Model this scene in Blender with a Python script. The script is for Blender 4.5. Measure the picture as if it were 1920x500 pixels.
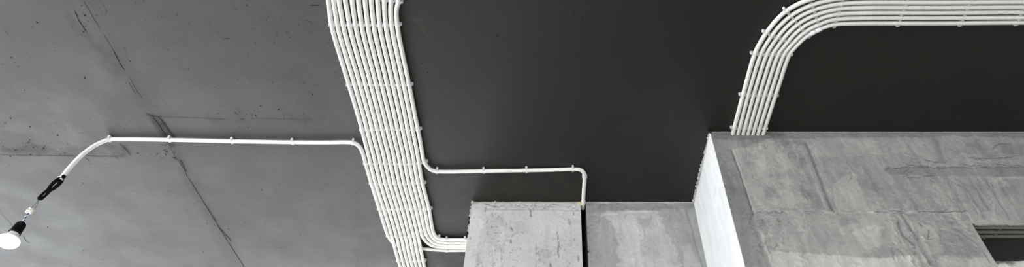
import bpy, bmesh, math, random
import numpy as np
from mathutils import Vector, Matrix

# ------------------------------------------------------------------ camera
for o in list(bpy.data.objects):
    bpy.data.objects.remove(o)
scene = bpy.context.scene
COL = scene.collection
F, PX, PY = 1163.0, 1045.0, 250.0            # focal length and principal point, pixels of 1920x500
PITCH = math.radians(46.6)
CAMZ, CEIL = 1.40, 3.20
H = CEIL - CAMZ
cd = bpy.data.cameras.new('camera'); cam = bpy.data.objects.new('camera', cd); COL.objects.link(cam)
cam.location = (0, 0, CAMZ); cam.rotation_euler = (math.pi/2 + PITCH, 0, 0)
cd.sensor_fit = 'HORIZONTAL'; cd.sensor_width = 36; cd.lens = 36*F/1920
cd.shift_x = -(PX-960)/1920; cd.shift_y = 0
cd.clip_start = .02
scene.camera = cam

# ------------------------------------------------------------------ light
SKY = 6.5
w = bpy.data.worlds.new('world'); scene.world = w; w.use_nodes = True
bg = w.node_tree.nodes['Background']
bg.inputs[0].default_value = (.93, .965, 1, 1); bg.inputs[1].default_value = SKY
scene.view_settings.view_transform = 'Standard'; scene.view_settings.look = 'None'
scene.view_settings.gamma = 1; scene.view_settings.use_curve_mapping = False
scene.view_settings.exposure = 0.0

# room extents and the daylight openings: (wall, from, to, sill, head)
XL, XR, YB, YF = -3.7, 3.0, -4.2, 5.2
ZW0, ZW1 = .60, 3.10
OPEN = [('left', -2.6, -.3, ZW0, ZW1), ('left', 0, 1.9, ZW0, ZW1), ('left', 2.6, 5.0, ZW0, ZW1),
        ('far', -3.5, -1.0, ZW0, ZW1), ('back', -3.2, -1.0, ZW0, ZW1), ('back', -.6, 2.0, ZW0, ZW1)]
for wl, a, b, z0, z1 in OPEN:                # portals in the window openings: guide the sky's light, add none
    L = bpy.data.lights.new('window_portal', 'AREA'); L.shape = 'RECTANGLE'; L.size = b-a; L.size_y = z1-z0
    L.cycles.is_portal = True
    o = bpy.data.objects.new('window_portal', L); COL.objects.link(o)
    c, zc = (a+b)/2, (z0+z1)/2
    if wl == 'left':  o.location = (XL-.02, c, zc); o.rotation_euler = (math.pi/2, 0, -math.pi/2)
    if wl == 'far':   o.location = (c, YF+.02, zc); o.rotation_euler = (-math.pi/2, 0, 0)
    if wl == 'back':  o.location = (c, YB-.02, zc); o.rotation_euler = (math.pi/2, 0, 0)

# ------------------------------------------------------------------ pixel helpers
SP, CP = math.sin(PITCH), math.cos(PITCH)
def ray(x, y):
    u, v = (x-PX)/F, (y-PY)/F
    return u, CP+v*SP, SP-v*CP
def on_z(x, y, z=CEIL):                      # point of a pixel's ray at height z
    a, b, c = ray(x, y); t = (z-CAMZ)/c
    return np.array((a*t, b*t, z))
def on_y(x, y, Y):                           # ... on the upright plane at depth Y
    a, b, c = ray(x, y); t = Y/b
    return np.array((a*t, Y, CAMZ+c*t))
def on_x(x, y, X):
    a, b, c = ray(x, y); t = X/a
    return np.array((X, b*t, CAMZ+c*t))
Y_PIER = on_z(980, 379)[1]                   # depth of the pier / recessed wall
Y_WALL = on_z(1600, 247)[1]                  # depth of the projecting wall
X_SIDE = on_z(1331, 248)[0]                  # its white side
X_PIER0 = on_z(885, 380)[0]
X_GAP0 = on_z(1088.5, 379)[0]; X_GAP1 = on_z(1098.5, 379)[0]
X_OPEN = on_y(1823, 420, Y_WALL)[0]; Z_OPEN = on_y(1850, 418.5, Y_WALL)[2]

# ------------------------------------------------------------------ materials
MATS = {}
def new_mat(name):
    m = bpy.data.materials.new(name); m.use_nodes = True; MATS[name] = m
    return m, m.node_tree.nodes, m.node_tree.links, m.node_tree.nodes['Principled BSDF']
def plain(name, col, rough=.5, metal=0, noise=0, scale=40, emit=0, spec=.5):
    m, N, K, P = new_mat(name)
    P.inputs['Base Color'].default_value = (*col, 1); P.inputs['Roughness'].default_value = rough
    P.inputs['Metallic'].default_value = metal; P.inputs['Specular IOR Level'].default_value = spec
    if noise:
        tc = N.new('ShaderNodeTexCoord'); n = N.new('ShaderNodeTexNoise'); n.inputs['Scale'].default_value = scale
        n.inputs['Detail'].default_value = 4
        r = N.new('ShaderNodeMapRange'); r.inputs['To Min'].default_value = 1-noise; r.inputs['To Max'].default_value = 1+noise
        mx = N.new('ShaderNodeVectorMath'); mx.operation = 'SCALE'; mx.inputs[0].default_value = col
        K.new(tc.outputs['Object'], n.inputs['Vector']); K.new(n.outputs['Fac'], r.inputs['Value'])
        K.new(r.outputs[0], mx.inputs['Scale']); K.new(mx.outputs[0], P.inputs['Base Color'])
    if emit:
        P.inputs['Emission Color'].default_value = (1, .98, .95, 1); P.inputs['Emission Strength'].default_value = emit
    return m
def concrete(name, col, rough, bump, speck=0., speck_scale=60., var=.12, spec=.5, streak=0., col2=None):
    """mottled mineral surface; vertex attribute 'tone' carries stains, patches and repairs"""
    m, N, K, P = new_mat(name)
    P.inputs['Roughness'].default_value = rough; P.inputs['Specular IOR Level'].default_value = spec
    tc = N.new('ShaderNodeTexCoord'); V = tc.outputs['Object']
    def noise(sc, det=6, rg=.6, vec=V):
        n = N.new('ShaderNodeTexNoise'); n.inputs['Scale'].default_value = sc
        n.inputs['Detail'].default_value = det; n.inputs['Roughness'].default_value = rg
        K.new(vec, n.inputs['Vector']); return n.outputs['Fac']
    def rng(x, a, b, c, d):
        r = N.new('ShaderNodeMapRange'); K.new(x, r.inputs['Value'])
        for i, v in zip(('From Min', 'From Max', 'To Min', 'To Max'), (a, b, c, d)): r.inputs[i].default_value = v
        return r.outputs[0]
    def mul(a, b, op='MULTIPLY'):
        q = N.new('ShaderNodeMath'); q.operation = op; K.new(a, q.inputs[0])
        if isinstance(b, float): q.inputs[1].default_value = b
        else: K.new(b, q.inputs[1])
        return q.outputs[0]
    at = N.new('ShaderNodeAttribute'); at.attribute_name = 'tone'
    big = rng(noise(1.7), .3, .7, 1-var, 1+var); mid = rng(noise(9), .3, .7, 1-var*.7, 1+var*.7)
    fine = rng(noise(140, 3), .3, .7, 1-var*.45, 1+var*.45)
    f = mul(mul(mul(big, mid), fine), at.outputs['Fac'])
    if streak:
        mp = N.new('ShaderNodeMapping'); mp.inputs['Scale'].default_value = (38, 38, 3.2); K.new(V, mp.inputs['Vector'])
        f = mul(f, rng(noise(1, 4, .6, mp.outputs[0]), .3, .7, 1-streak, 1+streak))
        mp2 = N.new('ShaderNodeMapping'); mp2.inputs['Scale'].default_value = (30, 30, 9); mp2.inputs['Rotation'].default_value = (0, .35, 0); K.new(V, mp2.inputs['Vector'])
        n2 = noise(1, 8, .68, mp2.outputs[0]); f = mul(f, rng(n2, .53, .58, 1, 1+streak*1.5)); f = mul(f, rng(n2, .37, .42, 1-streak*1.8, 1))
    if speck:                                # small pits and grit, dark
        dots = mul(rng(noise(speck_scale, 2, .5), .665, .70, 0, 1), rng(noise(3.1, 3), .44, .6, 0, 1))
        f = mul(f, rng(dots, 0, 1, 1, 1-speck))
    sc = N.new('ShaderNodeVectorMath'); sc.operation = 'SCALE'; sc.inputs[0].default_value = col
    K.new(f, sc.inputs['Scale'])
    if col2:                                 # second base colour, blended in by a vertex attribute
        ct = N.new('ShaderNodeAttribute'); ct.attribute_name = 'grey_mix'
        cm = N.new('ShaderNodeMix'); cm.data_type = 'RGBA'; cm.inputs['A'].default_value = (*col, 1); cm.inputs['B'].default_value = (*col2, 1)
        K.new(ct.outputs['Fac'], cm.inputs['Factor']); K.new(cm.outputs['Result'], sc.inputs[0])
    st = N.new('ShaderNodeAttribute'); st.attribute_name = 'stain'      # warm residue
    mx = N.new('ShaderNodeMix'); mx.data_type = 'RGBA'; c2 = col2 or col; mx.inputs['B'].default_value = (c2[0]*2.0, c2[1]*1.95, c2[2]*1.35, 1)
    K.new(st.outputs['Fac'], mx.inputs['Factor']); K.new(sc.outputs[0], mx.inputs['A'])
    K.new(mx.outputs['Result'], P.inputs['Base Color'])
    b = N.new('ShaderNodeBump'); b.inputs['Strength'].default_value = bump; b.inputs['Distance'].default_value = .004
    K.new(mul(noise(55, 6), mul(noise(7, 4), 3.0), 'ADD'), b.inputs['Height']); K.new(b.outputs[0], P.inputs['Normal'])
    if col2:                                 # dirt and dust dull the slab's sheen
        K.new(rng(at.outputs['Fac'], .35, 1.0, spec*.25, spec), P.inputs['Specular IOR Level'])
    rr = rng(noise(6, 5), .3, .7, rough-.06, rough+.06); K.new(rr, P.inputs['Roughness'])
    return m
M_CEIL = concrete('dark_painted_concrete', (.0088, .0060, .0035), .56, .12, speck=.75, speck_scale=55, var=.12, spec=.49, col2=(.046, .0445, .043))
M_PIER = concrete('pier_concrete', (.535, .528, .500), .85, .35, speck=.55, speck_scale=75, var=.07)
M_RECESS = concrete('recess_plaster', (.314, .314, .298), .85, .3, speck=.25, speck_scale=90, var=.06, streak=.05)
M_WALL = concrete('trowelled_plaster', (.306, .302, .282), .8, .3, speck=.12, speck_scale=120, var=.06, streak=.07)
M_SHELL = plain('room_plaster', (.5, .5, .48), .9, noise=.1, scale=3)
M_FLOOR = plain('floor_screed', (.42, .41, .39), .8, noise=.12, scale=2)
M_PIPE = plain('white_conduit_plastic', (.88, .86, .815), .42, noise=.03, scale=6)
M_PIPE2 = plain('aged_conduit_plastic', (.84, .82, .775), .45, noise=.04, scale=6)
M_CLIP = plain('clip_plastic', (.74, .75, .75), .3, noise=.03, scale=90)
M_TAPE = plain('black_tape', (.004, .004, .004), .8, noise=.2, scale=120, spec=.12)
M_SOCK = plain('black_bakelite', (.004, .004, .004), .6, noise=.2, scale=90, spec=.15)
M_CRACK = plain('crack_shadow_grit', (.012, .011, .010), .95, noise=.3, scale=90, spec=.1)
M_CRACK2 = plain('faint_crack', (.022, .021, .020), .9, noise=.4, scale=60, spec=.2)
M_RIDGE = plain('laitance_ridge', (.085, .083, .078), .7, noise=.25, scale=60)
M_WALLCRACK = plain('wall_crack_grit', (.10, .095, .09), .95, noise=.3, scale=90, spec=.1)
M_BEAD = plain('mortar_bead', (.42, .41, .385), .9, noise=.35, scale=80)
M_FOAM = plain('yellow_foam', (.62, .52, .20), .9, noise=.25, scale=150)
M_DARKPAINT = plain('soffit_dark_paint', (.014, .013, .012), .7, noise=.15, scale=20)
M_WIRE = plain('grey_wire', (.16, .16, .17), .4, noise=.2, scale=200)
M_BLUE = plain('blue_wire', (.03, .05, .22), .4, noise=.2, scale=200)
M_TERM = plain('terminal_plastic', (.82, .80, .72), .35, noise=.05, scale=60)
M_NECK = plain('bulb_white_plastic', (.85, .85, .84), .35, noise=.02, scale=60)
M_GLOBE = plain('lit_bulb_diffuser', (.9, .9, .9), .35, noise=.01, scale=30, emit=2.2)
M_BRASS = plain('terminal_brass', (.5, .38, .16), .35, metal=1, noise=.1, scale=200)
M_FRAME = plain('window_frame_white', (.7, .7, .7), .4, noise=.05, scale=10)

# ------------------------------------------------------------------ mesh helpers
def link(name, me, parent=None, mat=None):
    o = bpy.data.objects.new(name, me); COL.objects.link(o)
    if mat is not None and me is not None and not me.materials: me.materials.append(mat)
    if parent is not None: o.parent = parent
    return o
def mesh_np(name, verts, quads, smooth=True):
    me = bpy.data.meshes.new(name); verts = np.asarray(verts, np.float32); quads = np.asarray(quads, np.int32)
    n = quads.shape[1]
    me.vertices.add(len(verts)); me.vertices.foreach_set('co', verts.ravel())
    me.loops.add(quads.size); me.loops.foreach_set('vertex_index', quads.ravel())
    me.polygons.add(len(quads)); me.polygons.foreach_set('loop_start', np.arange(0, quads.size, n, dtype=np.int32))
    me.polygons.foreach_set('loop_total', np.full(len(quads), n, np.int32))
    me.polygons.foreach_set('use_smooth', np.full(len(quads), smooth))
    me.update(calc_edges=True); return me
def attr(me, name, vals):
    a = me.attributes.new(name, 'FLOAT', 'POINT'); a.data.foreach_set('value', np.asarray(vals, np.float32))
def box_into(bm, x0, x1, y0, y1, z0, z1):
    v = [bm.verts.new(p) for p in ((x0,y0,z0),(x1,y0,z0),(x1,y1,z0),(x0,y1,z0),(x0,y0,z1),(x1,y0,z1),(x1,y1,z1),(x0,y1,z1))]
    for f in ((3,2,1,0),(4,5,6,7),(0,1,5,4),(1,2,6,5),(2,3,7,6),(3,0,4,7)): bm.faces.new([v[i] for i in f])
def from_bm(bm, name, tone=True, smooth=False):
    me = bpy.data.meshes.new(name); bmesh.ops.recalc_face_normals(bm, faces=bm.faces); bm.to_mesh(me); bm.free()
    if tone: attr(me, 'tone', np.ones(len(me.vertices)))
    if smooth:
        for p in me.polygons: p.use_smooth = True
    return me
def structure(o): o['kind'] = 'structure'; return o
def tag(o, label, cat, group=None):
    o['label'] = label; o['category'] = cat
    if group: o['group'] = group
    return o

def resample(pts, step):
    """Catmull-Rom through pts, then equal arc-length steps"""
    P = [np.asarray(p, float) for p in pts]
    P = [2*P[0]-P[1]] + P + [2*P[-1]-P[-2]]
    out = []
    for i in range(1, len(P)-2):
        p0, p1, p2, p3 = P[i-1:i+3]
        # centripetal parameters keep unevenly spaced points from looping
        t0 = 0.; t1 = t0+max(np.linalg.norm(p1-p0), 1e-6)**.5; t2 = t1+max(np.linalg.norm(p2-p1), 1e-6)**.5; t3 = t2+max(np.linalg.norm(p3-p2), 1e-6)**.5
        n = max(4, int(np.linalg.norm(p2-p1)/.004))
        t = np.linspace(t1, t2, n, endpoint=False)[:, None]
        A1 = (t1-t)/(t1-t0)*p0+(t-t0)/(t1-t0)*p1; A2 = (t2-t)/(t2-t1)*p1+(t-t1)/(t2-t1)*p2; A3 = (t3-t)/(t3-t2)*p2+(t-t2)/(t3-t2)*p3
        B1 = (t2-t)/(t2-t0)*A1+(t-t0)/(t2-t0)*A2; B2 = (t3-t)/(t3-t1)*A2+(t-t1)/(t3-t1)*A3
        out.append((t2-t)/(t2-t1)*B1+(t-t1)/(t2-t1)*B2)
    out.append(P[-2][None]); Q = np.vstack(out)
    s = np.concatenate([[0], np.cumsum(np.linalg.norm(np.diff(Q, axis=0), axis=1))])
    n = max(2, int(round(s[-1]/step)))
    ss = np.linspace(0, s[-1], n+1)
    return np.stack([np.interp(ss, s, Q[:, k]) for k in range(3)], 1)
def frames(C):
    T = np.gradient(C, axis=0); T /= np.linalg.norm(T, axis=1)[:, None]
    ref = np.array((0, 0, 1.)) if abs(T[0, 2]) < .9 else np.array((0, 1., 0))
    U = np.zeros_like(C); u = ref-T[0]*ref.dot(T[0]); u /= np.linalg.norm(u)
    for i in range(len(C)):
        u = u-T[i]*u.dot(T[i]); u /= np.linalg.norm(u); U[i] = u
    return T, U, np.cross(T, U)
def tube_mesh(name, C, R, seg=12, cap=True):
    R = np.broadcast_to(np.asarray(R, float), (len(C),))
    T, U, W = frames(C); a = np.linspace(0, 2*math.pi, seg, endpoint=False)
    V = C[:, None] + R[:, None, None]*(np.cos(a)[None, :, None]*U[:, None]+np.sin(a)[None, :, None]*W[:, None])
    n = len(C); i = np.arange(n-1)[:, None]*seg; j = np.arange(seg)[None]; k = (j+1) % seg
    Q = np.stack([i+j, i+k, i+seg+k, i+seg+j], -1).reshape(-1, 4)
    V = V.reshape(-1, 3)
    if cap:
        V = np.vstack([V, C[0], C[-1]]); c0, c1 = len(V)-2, len(V)-1; e = (n-1)*seg; jj = np.arange(0, seg, 2)
        Q = np.vstack([Q, np.stack([np.full(len(jj), c0), (jj+2) % seg, (jj+1) % seg, jj], 1),
                       np.stack([np.full(len(jj), c1), e+jj, e+(jj+1) % seg, e+(jj+2) % seg], 1)])
    return mesh_np(name, V, Q)
RP, RIB, RIBN = .0082, .0040, 4
def ribbed(name, C):
    r = np.where((np.arange(len(C)) % RIBN) < 2, RP, RP-.00085)
    return tube_mesh(name, C, r)

def noise2(a, b, scale, seed=0, octaves=4):
    rs = np.random.RandomState(seed); tot = np.zeros_like(a); amp = 1.; nrm = 0
    for o in range(octaves):
        G = rs.rand(64, 64); x, y = a*scale*2**o+31.7, b*scale*2**o+17.3
        xi, yi = np.floor(x).astype(int), np.floor(y).astype(int); fx, fy = x-xi, y-yi
        fx, fy = fx*fx*(3-2*fx), fy*fy*(3-2*fy); g = lambda i, j: G[i % 64, j % 64]
        tot += amp*((g(xi, yi)*(1-fx)+g(xi+1, yi)*fx)*(1-fy)+(g(xi, yi+1)*(1-fx)+g(xi+1, yi+1)*fx)*fy)
        nrm += amp; amp *= .5
    return tot/nrm
def seg_dist(A, B, poly):
    d = np.full(A.shape, 1e9)
    for (x0, y0), (x1, y1) in zip(poly[:-1], poly[1:]):
        dx, dy = x1-x0, y1-y0; L = dx*dx+dy*dy+1e-12
        t = np.clip(((A-x0)*dx+(B-y0)*dy)/L, 0, 1)
        d = np.minimum(d, np.hypot(A-x0-t*dx, B-y0-t*dy))
    return d
def in_poly(A, B, poly):
    r = np.zeros(A.shape, bool); n = len(poly)
    for i in range(n):
        (x0, y0), (x1, y1) = poly[i], poly[(i+1) % n]
        if y0 == y1: continue
        c = ((y0 > B) != (y1 > B)) & (A < (x1-x0)*(B-y0)/(y1-y0)+x0); r ^= c
    return r
def smooth(x): x = np.clip(x, 0, 1); return x*x*(3-2*x)

class Patch:
    """a dense sheet in plane coordinates (a, b) with relief 'h' (metres) and tone"""
    def __init__(s, a, b, to_plane):
        s.A, s.B = np.meshgrid(a, b); s.a, s.b = a, b
        s.tone = np.ones_like(s.A); s.h = np.zeros_like(s.A); s.stain = np.zeros_like(s.A); s.tp = to_plane
        s.gain = 1.0; s.hg = 1.0; s.wg = 1.0
        s.wx = (noise2(s.A, s.B, 20, 5, 5)-.5)+.45*(noise2(s.A, s.B, 95, 7, 2)-.5); s.wy = (noise2(s.A, s.B, 20, 6, 5)-.5)+.45*(noise2(s.A, s.B, 95, 8, 2)-.5)
    def pts(s, px): return [s.tp(x, y) for x, y in px]
    def _win(s, P, pad):
        xs, ys = [p[0] for p in P], [p[1] for p in P]
        i0, i1 = np.searchsorted(s.a, (min(xs)-pad, max(xs)+pad)); j0, j1 = np.searchsorted(s.b, (min(ys)-pad, max(ys)+pad))
        return (slice(max(j0-1, 0), j1+1), slice(max(i0-1, 0), i1+1))
    def stroke(s, px, width, dt=0., dh=0., warp=.006, soft=.5, broken=0., seed=1):
        width *= s.wg; P = s.pts(px); w = s._win(P, width+warp*2); A, B = s.A[w], s.B[w]
        if not A.size: return
        d = seg_dist(A+s.wx[w]*warp*2, B+s.wy[w]*warp*2, P)
        k = smooth((width/2*(1+soft)-d)/(width*soft+1e-6))
        if broken: k = k*smooth((noise2(A, B, 30, seed, 3)-.5+(.5-broken))*8)
        s.tone[w] *= 1+np.clip(dt*s.gain, -.7, 1)*k; s.h[w] += dh*s.hg*k
    def region(s, px, dt=0., dh=0., warp=.02, soft=.006, broken=0., seed=2, stain=0.):
        P = s.pts(px); w = s._win(P, soft*2+warp*2+.01); A0, B0 = s.A[w], s.B[w]
        if not A0.size: return
        A, B = A0+s.wx[w]*warp*2, B0+s.wy[w]*warp*2
        d = seg_dist(A, B, P+P[:1]); k = smooth(.5+np.where(in_poly(A, B, P), d, -d)/soft)
        if broken: k = k*smooth((noise2(A0, B0, 16, seed, 5)-.5+(.5-broken))*9)
        s.tone[w] *= 1+dt*s.gain*k; s.h[w] += dh*s.hg*k; s.stain[w] = np.maximum(s.stain[w], stain*k)
    def trowel(s, seed, n, box, slope, length=(20, 90), amp=.06, layer=.07):
        # thin skim coats with frayed edges, then long drag marks of the trowel
        for q, (sa, sb, thr, sg) in enumerate(((14, 5, .53, 1), (9, 4, .56, -1), (26, 9, .57, 1), (34, 14, .60, -1))):
            f = noise2(s.A*sa/10+s.B*slope*sa/10+.02*s.wx*20, s.B*sb/10, 10, seed+q, 5)
            k = smooth((f-thr)*22); s.tone *= 1+layer*sg*k; s.h += .0005*sg*k
        r = random.Random(seed)
        for i in range(n):
            x, y = r.uniform(box[0], box[2]), r.uniform(box[1], box[3]); L = r.uniform(*length); sx = (x-PX)/(y+850)+r.uniform(-.25, .25)
            s.stroke([(x, y), (x+L*sx, y+L)], r.uniform(.004, .022), r.uniform(-amp, amp), .0004*r.choice((-1, 1)), .004, .9, .2, seed+i)
    def cluster(s, seed, n, box, ang, spread, length, amp, width=(.003, .006), bias=-.2):
        # short broken scrape marks; ang in pixels: direction (dx, dy)
        r = random.Random(seed)
        for i in range(n):
            x, y = r.uniform(box[0], box[2]), r.uniform(box[1], box[3]); L = r.uniform(*length); a = math.atan2(ang[1], ang[0])+r.gauss(0, spread); q = r.uniform(-.2, .2)
            m = (x+L*.5*math.cos(a+q), y+L*.5*math.sin(a+q)); t = amp*r.uniform(.4, 1)*(1 if r.random() < .5+bias else -1)
            s.stroke([(x, y), m, (x+L*math.cos(a), y+L*math.sin(a))], r.uniform(*width), t, .0012*(1 if t > 0 else -1), .012, .7, .15, seed+i)
    def build(s, name, place, keep=None):
        """place(A, B, h) -> xyz"""
        V = np.stack(place(s.A, s.B, s.h), -1).reshape(-1, 3); nb, na = s.A.shape
        i, j = np.meshgrid(np.arange(nb-1), np.arange(na-1), indexing='ij'); q = i*na+j
        Q = np.stack([q, q+1, q+na+1, q+na], -1).reshape(-1, 4)
        if keep is not None:
            ca = (s.A[:-1, :-1]+s.A[1:, 1:])/2; cb = (s.B[:-1, :-1]+s.B[1:, 1:])/2
            Q = Q[keep(ca, cb).ravel()]
        me = mesh_np(name, V, Q); attr(me, 'tone', np.clip(s.tone, .05, 3).ravel()); attr(me, 'stain', s.stain.ravel())
        return me
def axis(*parts):                            # (from, to, step) pieces joined
    v = [np.arange(a, b-1e-6, st) for a, b, st in parts]
    return np.unique(np.round(np.concatenate(v+[[parts[-1][1]]]), 5))
def merge(meA, bm):                          # add a bmesh's faces to a mesh, attributes kept
    b2 = bmesh.new(); b2.from_mesh(meA); lt = b2.verts.layers.float.get('tone')
    off = {}
    for v in bm.verts:
        nv = b2.verts.new(v.co); nv[lt] = 1; off[v] = nv
    for f in bm.faces: b2.faces.new([off[v] for v in f.verts])
    b2.to_mesh(meA); b2.free(); bm.free(); return meA

# ------------------------------------------------------------------ setting: ceiling
rnd = random.Random(4)
tpc = lambda x, y: tuple(on_z(x, y)[:2])
pc = Patch(axis((XL-.3, -2.9, .2), (-2.9, 2.3, .0095), (2.3, XR+.3, .2)), axis((YB-.3, .85, .2), (.85, 2.75, .0095), (2.75, YF+.3, .2)), tpc)
pc.tone *= .90+.2*noise2(pc.A, pc.B, 3, 11)
grey_mix = smooth((-.66-pc.A)/.06)                  # slab colour: grey left of the pipe run, dark brown right of it
pc.h += .0022*(noise2(pc.A, pc.B, 2.2, 12)-.5)
# formwork seams, rough dusty strips beside them and pale residues (left part of the slab)
pc.stroke([(0, 283), (90, 284), (190, 280), (235, 278)], .045, -.18, 0, .02, .8, .35, 3)
pc.stroke([(0, 291), (120, 291), (232, 294)], .008, -.3, .0015, .002, .6, .35, 4)
pc.region([(-40, 235), (60, 225), (140, 225), (170, 262), (60, 275), (-40, 280)], .10, 0, .06, .05, .45, 5, .30)
pc.region([(-20, 210), (40, 240), (30, 280), (-20, 285)], -.1, 0, .05, .05, .4, 15, .12)
pc.region([(340, 300), (420, 305), (400, 345), (350, 350)], .06, 0, .06, .05, .5, 6, .10)
pc.stroke([(285, 216), (400, 221), (620, 224)], .035, -.13, 0, .02, .9, .5, 7)
pc.stroke([(165, 0), (222, 100), (262, 180), (286, 216), (320, 268), (345, 318), (400, 410), (455, 498)], .05, -.07, .0008, .012, .9, 0, 8)
pc.region([(276, 214), (292, 216), (332, 276), (312, 272)], -.38, .001, .012, .02, .12, 9)
pc.region([(-10, 272), (110, 270), (240, 272), (235, 290), (-10, 290)], -.22, 0, .03, .03, .45, 20)
pc.region([(440, 205), (600, 208), (610, 226), (440, 224)], -.16, 0, .03, .03, .5, 21)
pc.region([(160, 60), (215, 95), (235, 160), (190, 130)], -.14, 0, .03, .04, .5, 22)
pc.region([(330, 310), (352, 320), (460, 500), (430, 500)], -.10, 0, .01, .012, 0, 23)
pc.region([(310, 268), (345, 272), (352, 300), (326, 302)], -.22, 0, .03, .03, .5, 10)
pc.stroke([(130, 8), (140, 50), (168, 80), (182, 92)], .035, -.12, 0, .02, .9, .45, 13)
# brown rust-like stains to the right of the pipe run, faint board marks
pc.region([(764, 2), (786, 4), (802, 95), (790, 130), (776, 95)], .2, 0, .05, .03, .55, 14, .14)
pc.region([(796, 190), (812, 190), (820, 235), (806, 240)], .2, 0, .04, .03, .55, 19, .08)
pc.stroke([(1215, 40), (1205, 140), (1196, 240)], .010, .12, 0, .006, .8, .4, 16)
pc.stroke([(960, 335), (1010, 330)], .012, .5, 0, .01, .8, .4, 17)
pc.region([(870, 300), (1080, 330), (1080, 375), (860, 375)], .12, 0, .06, .06, .45, 18, .04)
me = pc.build('ceiling', lambda a, b, h: (a, b, CEIL-h*.5)); attr(me, 'grey_mix', grey_mix.ravel())
bm = bmesh.new(); box_into(bm, XL-.3, XR+.3, YB-.3, YF+.3, CEIL+.01, CEIL+.25)
me = merge(me, bm)
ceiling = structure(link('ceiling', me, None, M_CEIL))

def ribbon(name, pts, width, mat, parent, up, thick=.0012, jag=.5, seed=0, step=.006):
    """thin irregular strip lying on a surface: a crack's broken edge, a ridge or a scuff"""
    rs = random.Random(seed); C = resample(pts, step) if len(pts) > 1 else np.array(pts)
    T = np.gradient(C, axis=0); T /= np.linalg.norm(T, axis=1)[:, None]+1e-12
    up = np.array(up, float); S = np.cross(T, up); n = len(C); V = []; 
    wob = 0
    for i in range(n):
        wob = .7*wob+rs.uniform(-1, 1)*width*jag; e = min(1, i/2, (n-1-i)/2); wd = width*(.15+.85*e)*rs.uniform(1-jag, 1+jag)/2
        c = C[i]+S[i]*wob
        V += [c-S[i]*wd, c+up*thick*rs.uniform(.5, 1), c+S[i]*wd]
    V = np.array(V); i = np.arange(n-1)*3
    Q = np.vstack([np.stack([i, i+1, i+4, i+3], 1), np.stack([i+1, i+2, i+5, i+4], 1)])
    return link(name, mesh_np(name, V, Q, False), parent, mat)
DN = (0, 0, -1)
def ceil_line(name, px, w, mat, thick=.0014, jag=.5, seed=0):
    return ribbon(name, [on_z(x, y, CEIL-.0012) for x, y in px], w, mat, ceiling, DN, thick, jag, seed)
sd = 0
for px, wpx in [([(139, 19), (150, 42), (163, 62)], 2.0), ([(155, 0), (165, 16), (178, 38), (188, 54)], 1.0),
                ([(193, 62), (205, 82), (211, 92)], .8), ([(211, 93), (222, 112), (227, 121), (235, 133)], 2.1),
                ([(243, 145), (252, 163), (267, 185)], 1.3), ([(240, 152), (248, 165), (256, 179)], 1.2),
                ([(273, 213), (283, 217), (291, 218)], 2.2), ([(285, 217), (300, 237), (318, 262)], 2.4),
                ([(291, 219), (309, 241), (323, 262)], 1.0), ([(318, 270), (325, 287), (333, 300)], 1.3),
                ([(333, 300), (343, 314), (352, 332)], 1.6), ([(352, 332), (375, 368), (388, 390)], 1.8),
                ([(388, 390), (410, 425), (427, 452)], 2.0), ([(427, 452), (440, 472), (456, 498), (490, 550), (520, 596)], 2.0),
                ([(322, 294), (330, 297), (333, 299)], 3.0), ([(305, 283), (313, 280)], 2.2),
                ([(-160, 288), (0, 290), (40, 291), (62, 291)], 1.2), ([(70, 291), (110, 292), (145, 292)], 1.1),
                ([(150, 292), (190, 293), (232, 293)], 1.2), ([(160, 294), (168, 303)], 1.6),
                ([(0, 398), (14, 412), (24, 424)], 1.0), ([(42, 440), (50, 452), (55, 456)], 1.4),
                ([(480, 298), (483, 302)], 2.2), ([(286, 218), (360, 221), (430, 224)], .9), ([(470, 222), (590, 225)], .7),
                ([(8, 57), (17, 66)], 1.6), ([(0, 121), (7, 122)], 2.4), ([(580, 11), (600, 10)], 2.4), ([(573, 38), (590, 45)], 1.2),
                ([(418, 73), (432, 72)], 1.8), ([(5, 245), (12, 248)], 2.0), ([(62, 270), (72, 277)], 1.8),
                ([(233, 90), (236, 92)], 2.6), ([(88, 182), (92, 186)], 2.0), ([(312, 90), (316, 93)], 2.2)]:
    sd += 1; ceil_line('crack', px, wpx*.00115, M_CRACK if wpx > 1.5 else M_CRACK2, .0004, .4, sd)
for px, wpx in [([(297, 219), (312, 240), (327, 262)], 1.5), ([(303, 224), (330, 262)], 1.0), ([(225, 270), (245, 290)], 1.2),
                ([(385, 385), (410, 424), (433, 452)], 1.6), ([(337, 300), (350, 322)], 1.4)]:
    sd += 1; ceil_line('ridge', px, wpx*.0021, M_RIDGE, .0022, .5, sd)
# chips and blowholes: tiny flat shards, each shape shared
shards = []
for k in range(5):
    bm = bmesh.new(); n = 7; r = random.Random(k)
    c = bm.verts.new((0, 0, -.0014)); ring = []
    for i in range(n):
        q = r.uniform(.5, 1.1); a = 2*math.pi*i/n; ring.append(bm.verts.new((q*math.cos(a)*.0045, q*math.sin(a)*.0028, 0)))
    for i in range(n): bm.faces.new((c, ring[i], ring[(i+1) % n]))
    shards.append(from_bm(bm, 'chip', False)); shards[-1].materials.append(M_CRACK)
r = random.Random(21)
spots = [(r.gauss(40, 45), r.gauss(279, 6)) for _ in range(22)] + [(r.gauss(520, 50), r.gauss(214, 5)) for _ in range(16)] + [(r.gauss(795, 8), r.gauss(160, 30)) for _ in range(10)] + [(r.uniform(5, 600), r.uniform(5, 490)) for _ in range(70)] + [(r.uniform(770, 1350), r.uniform(5, 360)) for _ in range(45)] + \
        [(r.gauss(312, 14), r.gauss(282, 8)) for _ in range(14)] + [(r.gauss(70, 50), r.gauss(272, 9)) for _ in range(16)] + \
        [(r.gauss(150, 12), r.gauss(40, 18)) for _ in range(8)] + [(r.gauss(440, 40), r.gauss(212, 6)) for _ in range(10)]
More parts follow.
